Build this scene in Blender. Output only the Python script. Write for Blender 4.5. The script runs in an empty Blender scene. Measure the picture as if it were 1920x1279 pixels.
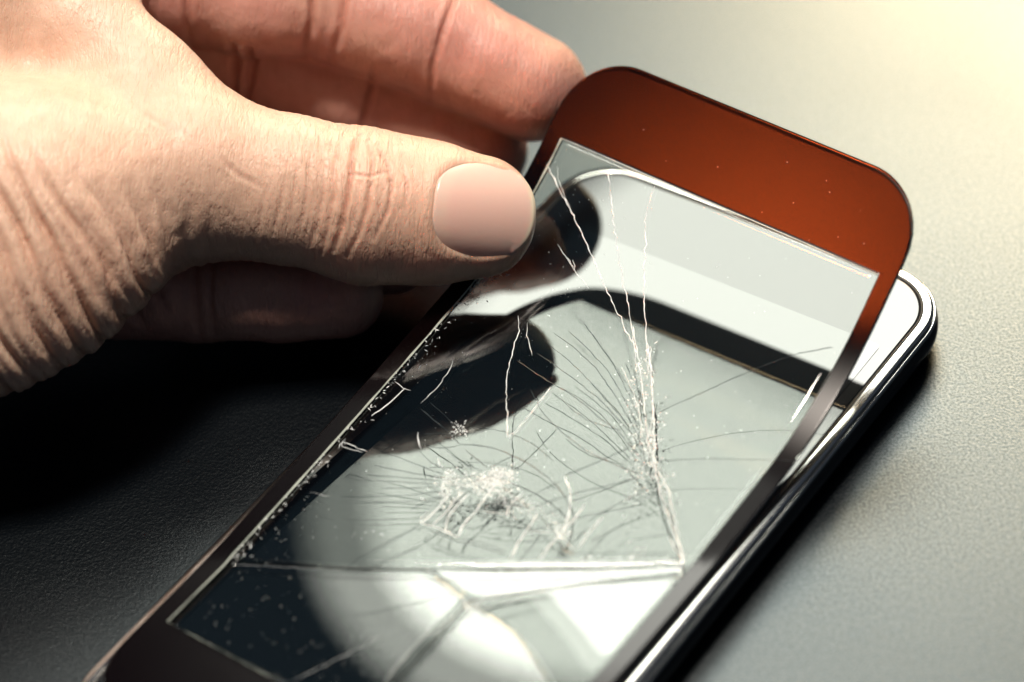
import bpy, bmesh, math, random
import numpy as np
from mathutils import Matrix, Vector

# ------------------------------------------------------------------ camera, light, exposure
# All design numbers are millimetres with z = 0 on the phone's face; T() turns them into metres above the table.
TABLE_Z = -7.3
def T(P):
    P = np.asarray(P, float)
    return (P - np.array([0, 0, TABLE_Z])) * 0.001
sc = bpy.context.scene
col = sc.collection
PITCH, DIST, ROLL = math.radians(44.0036), 440.022, math.radians(-8.2657)
cp, sp = math.cos(PITCH), math.sin(PITCH)
CAM = np.array([0, -DIST * cp, DIST * sp])
FW = np.array([0, cp, -sp])
_rt, _up = np.array([1.0, 0, 0]), np.array([0, sp, cp])
RT = _rt * math.cos(ROLL) + _up * math.sin(ROLL)
UP = _up * math.cos(ROLL) - _rt * math.sin(ROLL)
cd = bpy.data.cameras.new('camera')
cam = bpy.data.objects.new('camera', cd)
col.objects.link(cam)
M = Matrix.Identity(4)
for i in range(3):
    M[i][0], M[i][1], M[i][2], M[i][3] = RT[i], UP[i], -FW[i], T(CAM)[i]
cam.matrix_world = M
cd.sensor_width = 36.0
cd.lens = 100.0
cd.clip_start, cd.clip_end = 0.01, 20.0
cd.dof.use_dof = True
cd.dof.focus_distance = 0.432
cd.dof.aperture_fstop = 8.5
sc.camera = cam

world = bpy.data.worlds.new('World')
sc.world = world
world.use_nodes = True
bg = world.node_tree.nodes['Background']
bg.inputs['Color'].default_value = (0.5, 0.6, 0.8, 1)
bg.inputs['Strength'].default_value = 0.06

def area_lamp(name, pos, target, sx, sy, radiance, color, spin=0.0, spread=180, shape='RECTANGLE'):
    ld = bpy.data.lights.new(name, 'AREA')
    ld.shape = shape
    ld.size, ld.size_y = sx * 0.001, sy * 0.001
    ld.energy = radiance * math.pi * ld.size * ld.size_y * (math.pi / 4 if shape == 'ELLIPSE' else 1.0)
    ld.color = color
    ld.spread = math.radians(spread)
    o = bpy.data.objects.new(name, ld)
    col.objects.link(o)
    z = Vector(T(pos) - T(target)).normalized()
    x = Vector((1, 0, 0)); x = (x - z * x.dot(z)).normalized()
    y = z.cross(x)
    m = Matrix((x, y, z)).transposed().to_4x4() @ Matrix.Rotation(spin, 4, 'Z')
    m.translation = Vector(T(pos))
    o.matrix_world = m
    o['kind'] = 'helper'
    return o

NB = np.array([0, cp, sp])            # where a level mirror on the table sends the view
AX, AY = np.array([1.0, 0, 0]), np.array([0, -sp, cp])
def boxpos(x, y, dist): return NB * dist + AX * x + AY * y
# the large round softbox behind the phone: sheen on phone, glass and table
area_lamp('softbox_lamp', boxpos(140, 27, 700), boxpos(140, 27, 0), 420, 222, 7.4, (1.0, 0.99, 0.90), math.radians(15), shape='ELLIPSE')
# added halo lamp behind it, softens the edge of its reflection
area_lamp('softbox_halo_helper', boxpos(140, 27, 703), boxpos(140, 27, 0), 474, 274, 2.3, (1.0, 0.99, 0.90), math.radians(15), shape='ELLIPSE')
# overhead key lamp
area_lamp('overhead_lamp', np.array([-45.0, 48.0, 640.0]), (-50, 25, 12), 115, 115, 122.0, (1.0, 0.89, 0.78))
# added warm lamp behind the table's right end, stands in for a light leak
area_lamp('warm_glow_helper', boxpos(330, -205, 700), (165, 60, TABLE_Z), 330, 200, 1.45, (1.0, 0.70, 0.38), spread=32)
# added orange lamp, lays a light leak's red glow on the lifted border
area_lamp('border_glow_helper', np.array([-262.0, -66.0, 425.0]), (52.0, 12.0, 24.0), 60, 60, 1.1, (1.0, 0.135, 0.024), spread=11)

sc.view_settings.view_transform = 'Standard'
sc.view_settings.look = 'None'
sc.view_settings.exposure = 0.12
sc.view_settings.gamma = 1.0
sc.cycles.use_denoising = True
sc.cycles.max_bounces = 10
sc.cycles.transparent_max_bounces = 24
sc.cycles.glossy_bounces = 6
sc.cycles.caustics_reflective = False
sc.cycles.caustics_refractive = False
sc.cycles.sample_clamp_indirect = 6.0

# ------------------------------------------------------------------ helpers
def tag(o, label=None, cat=None, group=None, kind=None):
    for k, v in (('label', label), ('category', cat), ('group', group), ('kind', kind)):
        if v: o[k] = v
    return o
def empty(name, loc=(0, 0, 0)):
    o = bpy.data.objects.new(name, None)
    o.empty_display_size = 0.01
    o.location = loc
    col.objects.link(o)
    return o
def mesh_obj(name, verts, faces, mat, parent=None, smooth=True, world_pts=False):
    me = bpy.data.meshes.new(name)
    v = np.asarray(verts, float) if world_pts else T(verts)
    if parent is not None:
        v = v - np.array(parent.location)
    me.from_pydata([tuple(p) for p in v], [], [tuple(int(i) for i in f) for f in faces])
    me.update()
    if smooth:
        me.polygons.foreach_set('use_smooth', [True] * len(me.polygons))
    o = bpy.data.objects.new(name, me)
    col.objects.link(o)
    if parent is not None: o.parent = parent
    if mat: me.materials.append(mat)
    return o
def grid_faces(nu, nv, closed_u=False):
    f = []
    for j in range(nv - 1):
        for i in range(nu if closed_u else nu - 1):
            a, b = j * nu + i, j * nu + (i + 1) % nu
            f.append((a, b, b + nu, a + nu))
    return f

class NT:
    def __init__(s, name):
        s.m = bpy.data.materials.new(name); s.m.use_nodes = True
        s.t = s.m.node_tree; s.t.nodes.clear()
        s.out = s.t.nodes.new('ShaderNodeOutputMaterial')
    def n(s, kind, **kw):
        nd = s.t.nodes.new('ShaderNode' + kind)
        for k, v in kw.items():
            if hasattr(nd, k) and k not in nd.inputs: setattr(nd, k, v)
            else: s.set(nd, k, v)
        return nd
    def set(s, nd, k, v):
        if isinstance(v, bpy.types.NodeSocket): s.t.links.new(v, nd.inputs[k])
        else:
            if isinstance(v, (tuple, list)) and len(v) == 3 and nd.inputs[k].type == 'RGBA': v = (*v, 1)
            nd.inputs[k].default_value = v
    def link(s, a, b): s.t.links.new(a, b)
    def surface(s, sock): s.t.links.new(sock, s.out.inputs['Surface']); return s.m
    def ramp(s, fac, stops):
        r = s.n('ValToRGB'); s.link(fac, r.inputs['Fac'])
        e = r.color_ramp.elements
        while len(e) < len(stops): e.new(0.5)
        for el, (p, c) in zip(e, stops):
            el.position = p; el.color = (*c, 1) if len(c) == 3 else (c[0],) * 3 + (1,)
        return r.outputs['Color']

def principled(name, base, rough=0.5, **kw):
    t = NT(name); b = t.n('BsdfPrincipled')
    t.set(b, 'Base Color', base); t.set(b, 'Roughness', rough)
    for k, v in kw.items(): t.set(b, k.replace('_', ' '), v)
    t.b = b
    t.surface(b.outputs[0]); return t

# ------------------------------------------------------------------ materials
def mat_table():
    t = NT('black_grained_table')
    co = t.n('TexCoord').outputs['Object']
    n1 = t.n('TexNoise', Vector=co, Scale=2400.0, Detail=2.0, Roughness=0.6)
    n2 = t.n('TexVoronoi', Vector=co, Scale=1500.0)
    n3 = t.n('TexNoise', Vector=co, Scale=14.0, Detail=3.0)
    mx = t.n('Math', operation='MULTIPLY_ADD'); t.link(n2.outputs['Distance'], mx.inputs[0]); mx.inputs[1].default_value = 0.5
    t.link(n1.outputs[0], mx.inputs[2])
    bp = t.n('Bump', Strength=0.5, Distance=0.00005); t.link(mx.outputs[0], bp.inputs['Height'])
    df = t.n('BsdfDiffuse'); t.set(df, 'Color', (0.0022, 0.0034, 0.0050))
    gl = t.n('BsdfGlossy', distribution='BECKMANN'); t.link(t.ramp(n1.outputs[0], [(0.36, (0.50, 0.60, 0.63)), (0.64, (0.90, 1.0, 1.03))]), gl.inputs['Color'])
    rr = t.ramp(n3.outputs[0], [(0.3, (0.36,)), (0.7, (0.40,))])
    t.link(rr, gl.inputs['Roughness']); t.link(bp.outputs[0], gl.inputs['Normal'])
    fr = t.n('Fresnel'); fr.inputs['IOR'].default_value = 1.88
    mx = t.n('MixShader'); t.link(fr.outputs[0], mx.inputs[0]); t.link(df.outputs[0], mx.inputs[1]); t.link(gl.outputs[0], mx.inputs[2])
    return t.surface(mx.outputs[0])

def mat_glass(name, tint=(0.87, 0.89, 0.875), f0=0.04):
    # thin sheet: the same reflectance from both sides
    t = NT(name)
    tr = t.n('BsdfTransparent'); t.set(tr, 'Color', tint)
    gl = t.n('BsdfGlossy'); t.set(gl, 'Roughness', 0.0); t.set(gl, 'Color', (1, 1, 1))
    ge = t.n('NewGeometry')
    dt = t.n('VectorMath', operation='DOT_PRODUCT'); t.link(ge.outputs['Incoming'], dt.inputs[0]); t.link(ge.outputs['Normal'], dt.inputs[1])
    ab = t.n('Math', operation='ABSOLUTE'); t.link(dt.outputs['Value'], ab.inputs[0])
    om = t.n('Math', operation='SUBTRACT'); om.inputs[0].default_value = 1.0; t.link(ab.outputs[0], om.inputs[1])
    pw = t.n('Math', operation='POWER'); t.link(om.outputs[0], pw.inputs[0]); pw.inputs[1].default_value = 5.0
    fm = t.n('Math', operation='MULTIPLY_ADD'); t.link(pw.outputs[0], fm.inputs[0]); fm.inputs[1].default_value = 1 - f0; fm.inputs[2].default_value = f0
    mx = t.n('MixShader'); t.link(fm.outputs[0], mx.inputs[0]); t.link(tr.outputs[0], mx.inputs[1]); t.link(gl.outputs[0], mx.inputs[2])
    return t.surface(mx.outputs[0])

def mat_ink():
    # black print, base faintly reddened for the warm glow, behind a satin glass skin
    t = NT('bezel_ink')
    df = t.n('BsdfDiffuse'); t.set(df, 'Color', (0.0022, 0.0009, 0.0011))
    co = t.n('TexCoord').outputs['Object']
    n = t.n('TexNoise', Vector=co, Scale=60.0, Detail=4.0)
    sk = t.n('BsdfGlossy', distribution='BECKMANN'); t.set(sk, 'Color', (0.48, 0.48, 0.48))
    t.link(t.ramp(n.outputs[0], [(0.3, (0.25,)), (0.7, (0.27,))]), sk.inputs['Roughness'])
    cl = t.n('BsdfGlossy'); t.set(cl, 'Roughness', 0.02); t.set(cl, 'Color', (0.4, 0.4, 0.4))
    ad = t.n('AddShader'); t.link(sk.outputs[0], ad.inputs[0]); t.link(cl.outputs[0], ad.inputs[1])
    fr = t.n('Fresnel'); fr.inputs['IOR'].default_value = 1.5
    mx = t.n('MixShader'); t.link(fr.outputs[0], mx.inputs[0]); t.link(df.outputs[0], mx.inputs[1]); t.link(ad.outputs[0], mx.inputs[2])
    return t.surface(mx.outputs[0])

MAT = {}
MAT['table'] = mat_table()
MAT['glass'] = mat_glass('clear_cover_glass')
MAT['ink'] = mat_ink()
MAT['ink_back'] = principled('bezel_ink_back', (0.012, 0.010, 0.012), 0.8, Specular_IOR_Level=0.1).m
MAT['glass_side'] = principled('clear_glass_side', (0.05, 0.07, 0.065), 0.4, Alpha=0.12).m
MAT['glass_edge'] = principled('ground_glass_edge', (0.62, 0.68, 0.60), 0.3, Metallic=0.25).m
MAT['crack_bright'] = principled('crack_bright', (0.86, 0.90, 0.90), 0.45, Metallic=0.2).m
MAT['crack_dark'] = principled('crack_dark', (0.035, 0.045, 0.05), 0.25).m  # dark base stands for the dark room mirrored in the clear glass
MAT['dust'] = principled('dust', (0.7, 0.72, 0.7), 0.8).m
MAT['face'] = principled('phone_face_glass', (0.006, 0.009, 0.012), 0.03, IOR=1.85).m
MAT['screen'] = principled('phone_screen', (0.004, 0.008, 0.012), 0.02, IOR=2.0).m
MAT['chrome'] = principled('polished_chrome', (0.82, 0.82, 0.78), 0.13, Metallic=1.0).m
MAT['shell'] = principled('glossy_black_shell', (0.006, 0.007, 0.009), 0.16, Coat_Weight=0.5).m
MAT['gasket'] = principled('black_gasket', (0.01, 0.011, 0.012), 0.5).m

# ------------------------------------------------------------------ table
S = 900.0
tb = mesh_obj('table_top', [(-S, -S, TABLE_Z), (S, -S, TABLE_Z), (S, S, TABLE_Z), (-S, S, TABLE_Z)], [(0, 1, 2, 3)], MAT['table'])
tag(tb, 'black matte table top with a fine pebbled grain', 'table', kind='structure')

# ------------------------------------------------------------------ phone
PH_W, PH_L, PH_R = 70.0, 138.0, 11.0
PH_TH = -0.7142
PH_O = np.array([15.2262 + 2.0, 40.5756 + 2.3])
PU = np.array([math.cos(PH_TH), math.sin(PH_TH)]); PV = np.array([-math.sin(PH_TH), math.cos(PH_TH)])
def phone_pt(a, b, z):            # a from the left side, b down from the top end
    q = PH_O + PU * a - PV * b
    return (q[0], q[1], z)
def rounded_loop(w, l, r, n=14, inset=0.0):
    pts = []
    r = max(r - inset, 0.3)
    x0, x1, y0, y1 = inset, w - inset, inset, l - inset
    for cx, cy, a0 in ((x1 - r, y0 + r, -90), (x1 - r, y1 - r, 0), (x0 + r, y1 - r, 90), (x0 + r, y0 + r, 180)):
        for k in range(n + 1):
            a = math.radians(a0 + 90 * k / n)
            pts.append((cx + r * math.cos(a), cy + r * math.sin(a)))
    return pts
phone = empty('smartphone', tuple(T(phone_pt(PH_W / 2, PH_L / 2, TABLE_Z))))
tag(phone, 'black smartphone with chrome rim lying on the table under the broken glass', 'phone')
def sweep(name, prof, mat, cap_top=False, cap_bottom=False):
    V, F, n = [], [], None
    for o, z in prof:
        lp = rounded_loop(PH_W, PH_L, PH_R, inset=o); n = len(lp)
        V += [phone_pt(a, b, z) for a, b in lp]
    F = grid_faces(n, len(prof), True)
    if cap_top: F.append(tuple(range(n)))
    if cap_bottom: F.append(tuple(range((len(prof) - 1) * n, len(prof) * n)))
    return mesh_obj(name, V, F, mat, phone)
sweep('face', [(2.9, -0.35), (2.9, -0.02), (3.05, 0.0)], MAT['face'])
lp = rounded_loop(PH_W, PH_L, PH_R, inset=3.05)
mesh_obj('face_glass', [phone_pt(a, b, 0.0) for a, b in lp], [tuple(range(len(lp)))], MAT['face'], phone, smooth=False)
sweep('gasket', [(2.95, -0.3), (2.85, -0.02), (2.65, 0.13), (2.4, 0.14), (2.3, 0.0)], MAT['gasket'])
sweep('chrome_rim', [(2.36, 0.02), (2.32, 0.13), (2.2, 0.15), (1.8, 0.125), (1.2, 0.075), (0.95, 0.03), (0.78, -0.22), (0.70, -0.62)], MAT['chrome'])
sweep('rim_groove', [(0.78, -0.2), (0.72, -0.55), (0.70, -0.8), (0.55, -0.85)], MAT['gasket'])
sweep('chrome_lip', [(0.62, -0.75), (0.5, -0.7), (0.32, -0.85), (0.26, -1.2), (0.3, -1.45)], MAT['chrome'])
sweep('side_shell', [(0.34, -1.3), (0.12, -1.9), (0.0, -2.9), (0.08, -4.2), (0.5, -5.4), (1.3, -6.4), (2.6, -7.05), (4.2, -7.27)], MAT['shell'])
lp = rounded_loop(PH_W, PH_L, PH_R, inset=4.2)
mesh_obj('back_cover', [phone_pt(a, b, -7.27) for a, b in lp], [tuple(range(len(lp)))[::-1]], MAT['shell'], phone, smooth=False)
def phone_plate(name, a0, a1, b0, b1, r, z, mat):
    lp = rounded_loop(a1 - a0, b1 - b0, r, 6)
    n = len(lp)
    V = [phone_pt(a0 + a, b0 + b, z) for a, b in lp] + [phone_pt(a0 + a, b0 + b, z - 0.12) for a, b in lp]
    return mesh_obj(name, V, grid_faces(n, 2, True) + [tuple(range(n))], mat, phone, smooth=False)
phone_plate('screen', 4.8, 65.0, 17.0, 119.0, 0.8, 0.10, MAT['screen'])

# ------------------------------------------------------------------ broken cover glass, bent along its cracks
PW = 64.5                 # width at which the bend was laid out
PWO = 64.3                # outer width of the printed border
PX0, PY0, PTH, VL, VR, ALPHA, BEND_R, PL, TOPB, BOTB, PZ0 = -68.4795, -58.4528, -0.736, 86.7254, 81.9661, 0.4997, 30.3338, 131.698, 14.1218, 17.0668, 1.6524
SIDEB = 3.7
def crack_side(u, v):      # signed distance above the long crack
    A = np.array([4.0, 31.0]); B = np.array([61.0, 65.0]); h = (B - A) / np.hypot(*(B - A))
    return (u - A[0]) * -h[1] + (v - A[1]) * h[0]
def panel(u, v):
    u, v = np.asarray(u, float), np.asarray(v, float)
    uu = np.array([math.cos(PTH), math.sin(PTH)]); vv = np.array([-math.sin(PTH), math.cos(PTH)])
    h = np.array([PW, VR - VL]); h = h / np.hypot(*h); n = np.array([-h[1], h[0]])
    rel = np.stack([u, v - VL], -1); t = rel @ h; s = rel @ n
    k = ALPHA / BEND_R; s1 = np.clip(s, 0, BEND_R)
    xs = np.where(s < 0, s, np.sin(k * s1) / k + np.maximum(s - BEND_R, 0) * math.cos(ALPHA))
    zs = np.where(s < 0, 0, (1 - np.cos(k * s1)) / k + np.maximum(s - BEND_R, 0) * math.sin(ALPHA))
    uv = t[..., None] * h + xs[..., None] * n + np.array([0, VL])
    xy = uv[..., :1] * uu + uv[..., 1:] * vv + np.array([PX0, PY0])
    sq = np.maximum(crack_side(u, v), 0)
    zs = zs + 0.08 * sq + 0.0005 * np.minimum(sq, 45) ** 2 + 0.045 * np.maximum(sq - 45, 0)
    return np.concatenate([xy, zs[..., None] + PZ0], -1)
def panel_normal(u, v):
    e = 0.05
    a = panel(u + e, v) - panel(u - e, v); b = panel(u, v + e) - panel(u, v - e)
    n = np.cross(a, b); return n / np.linalg.norm(n, axis=-1, keepdims=True)
def on_panel(u, v, h):
    u, v = np.asarray(u, float), np.asarray(v, float)
    return panel(u, v) + panel_normal(u, v) * np.asarray(h, float)[..., None] if np.ndim(h) else panel(u, v) + panel_normal(u, v) * h
cover = empty('cracked_cover_glass', tuple(T(panel(np.array(PW / 2), np.array(2.0)))))
tag(cover, 'shattered phone cover glass with dark border, lifted by the hand', 'cover glass')
GT = 0.7
def slab(name, U, V, mat, lift=None):
    nv, nu = U.shape
    top = on_panel(U, V, 0.0); bot = on_panel(U, V, -GT)
    if lift is not None:
        top = top + lift[..., None] * np.array([0, 0, 1]); bot = bot + lift[..., None] * np.array([0, 0, 1])
    N = nu * nv
    F = grid_faces(nu, nv)
    FB = [tuple(i + N for i in f[::-1]) for f in F]
    rim = list(range(nu)) + [j * nu + nu - 1 for j in range(1, nv)] + [(nv - 1) * nu + i for i in range(nu - 2, -1, -1)] + [j * nu for j in range(nv - 2, 0, -1)]
    FS = [(b, a, a + N, b + N) for a, b in zip(rim, rim[1:] + rim[:1])]
    o = mesh_obj(name, np.concatenate([top.reshape(-1, 3), bot.reshape(-1, 3)]), F + FB + FS, mat, cover)
    o.data.polygons.foreach_set('use_smooth', [True] * (len(F) * 2) + [False] * len(FS))
    o.data.materials.append(MAT['glass_side'])
    o.data.polygons.foreach_set('material_index', [0] * (len(F) * 2) + [1] * len(FS))
    return o
u0, u1, v0, v1 = SIDEB, PWO - 2.6, BOTB, PL - TOPB
def crack_v(u): return np.interp(u, [3.7, 20.4, 39.6, 52.0, 60.8], [30.8, 39.1, 50.5, 58.2, 64.2])
uu, tt = np.meshgrid(np.linspace(u0, u1, 40), np.linspace(0, 1, 70))
cv = crack_v(uu)
slab('glass_shard', uu, cv + 0.04 + (v1 - cv - 0.04) * tt, MAT['glass'])
# lower shards, each lying at its own slight tilt
def split_u(v): return np.interp(v, [0, 18, 30, 38, 43, 60], [64, 55.5, 48.5, 42.5, 38.6, 38.6])
def low_v(u): return np.interp(u, [3.7, 30.0, 38.4, 50.0, 60.8], [32.0, 44.9, 43.4, 53.6, 62.6])
def curve_v(u): return np.interp(u, [38.4, 43.0, 47.7, 52.0, 56.4, 60.8], [43.1, 43.0, 41.9, 39.9, 37.3, 34.0])
def shard(ua, ub, lo, hi, lift=None, g=0.03, n=(24, 24)):
    uu, tt = np.meshgrid(np.linspace(ua, ub, n[0]), np.linspace(0, 1, n[1]))
    a, b = lo(uu) + g, hi(uu) - g
    vv = a + (b - a) * tt
    return slab('glass_shard', uu, vv, MAT['glass'], None if lift is None else lift(uu, vv))
top1 = lambda u: np.where(u < 30, crack_v(u), low_v(u))
flat0 = lambda u: np.full_like(u, v0)
shard(u0, 38.27, flat0, top1, lambda u, v: 0.0 * u - 0.25)
shard(38.35, u1, flat0, curve_v, lambda u, v: -0.25 + 0.0 * u)
shard(38.6, u1, curve_v, low_v, lambda u, v: -0.2 - 0.07 * np.maximum(0, 13.0 - (v - curve_v(u))) ** 2 / 26)
shard(30.1, u1, low_v, crack_v, lambda u, v: -0.2 + 0.0 * u, n=(30, 8))

# border ring
def ring(hi, ho):
    n = 60
    inner = []
    corners = [(u0, v0), (u1, v0), (u1, v1), (u0, v1)]
    for (a, b), (c, e) in zip(corners, corners[1:] + corners[:1]):
        for k in range(n): inner.append((a + (c - a) * k / n, b + (e - b) * k / n))
    outer = []
    R = 10.5
    oc = [(0.8, 0), (PWO, 0), (PWO, PL), (0.8, PL)]
    for i, ((a, b), (c, e)) in enumerate(zip(oc, oc[1:] + oc[:1])):
        for k in range(n): outer.append((a + (c - a) * k / n, b + (e - b) * k / n))
    def rnd(p):
        x, y = p
        cx, cy = min(max(x, R + 0.8), PWO - R), min(max(y, R), PL - R)
        dx, dy = x - cx, y - cy
        if dx and dy:
            # square corner to round corner
            m = max(abs(dx), abs(dy)); q = math.hypot(dx, dy)
            return cx + dx * m / q, cy + dy * m / q
        return p
    return inner, [rnd(p) for p in outer]
inner, outer = ring(0, 0)
NI = len(inner); RK = [0, 0.03, 0.2, 0.4, 0.6, 0.8, 0.93, 0.975, 1.0]; MR = len(RK) - 1
U = np.array([[i[0] + (o[0] - i[0]) * k for i, o in zip(inner, outer)] for k in RK])
V = np.array([[i[1] + (o[1] - i[1]) * k for i, o in zip(inner, outer)] for k in RK])
top = on_panel(U, V, 0.02).copy(); bot = on_panel(U, V, -GT - 0.02)
top[-1] -= 0.06 * panel_normal(U[-1], V[-1])
N = NI * (MR + 1)
F = grid_faces(NI, MR + 1, True)
F = [f[::-1] for f in F]
rimf = [(MR * NI + i, MR * NI + (i + 1) % NI, MR * NI + (i + 1) % NI + N, MR * NI + i + N) for i in range(NI)]
inf = [(i, i + N, (i + 1) % NI + N, (i + 1) % NI) for i in range(NI)]
bz = mesh_obj('border', np.concatenate([top.reshape(-1, 3), bot.reshape(-1, 3)]), F + [tuple(i + N for i in f[::-1]) for f in F] + rimf + inf, MAT['ink'], cover)
bz.data.materials.append(MAT['ink_back'])
bz.data.polygons.foreach_set('material_index', [0] * len(F) + [1] * len(F) + [0] * len(rimf) + [1] * len(inf))
bz['label'] = 'black printed border of the glass'

# ridge following a path on the panel
def ridge(name, pts, w, h, mat, base=0.0, taper=True, parent=cover, seed=0):
    P = np.array(pts, float)
    if len(P) < 2: return None
    d = np.gradient(P, axis=0); d /= np.linalg.norm(d, axis=1, keepdims=True) + 1e-9
    n = np.stack([-d[:, 1], d[:, 0]], 1)
    k = len(P)
    rng = np.random.default_rng(seed)
    ww = w * (0.65 + 0.7 * rng.random(k))
    if taper: ww[0] *= 0.35; ww[-1] *= 0.35
    L, Rr = P + n * ww[:, None] / 2, P - n * ww[:, None] / 2
    lift = np.where(crack_side(P[:, 0], P[:, 1]) < 0, -0.18, 0.0)[:, None] * np.array([0, 0, 1])
    v = np.concatenate([on_panel(L[:, 0], L[:, 1], base) + lift, on_panel(P[:, 0], P[:, 1], base + h) + lift, on_panel(Rr[:, 0], Rr[:, 1], base) + lift])
    f = []
    for i in range(k - 1):
        f += [(i, i + 1, k + i + 1, k + i), (k + i, k + i + 1, 2 * k + i + 1, 2 * k + i), (i + 1, i, 2 * k + i, 2 * k + i + 1)]
    return mesh_obj(name, v, f, mat, parent, smooth=False)
def dense(a, b, n=40): return [(a[0] + (b[0] - a[0]) * k / n, a[1] + (b[1] - a[1]) * k / n) for k in range(n + 1)]
for a, b, w in (((u0, v0), (u0, v1), 0.30), ((u0, v0), (u1, v0), 0.26), ((u0, v1), (u1, v1), 0.10), ((u1, v0), (u1, v1), 0.07)):
    ridge('window_edge', dense(a, b), w, 0.10, MAT['glass_edge'], 0.03, False, seed=int(w * 100))

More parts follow.
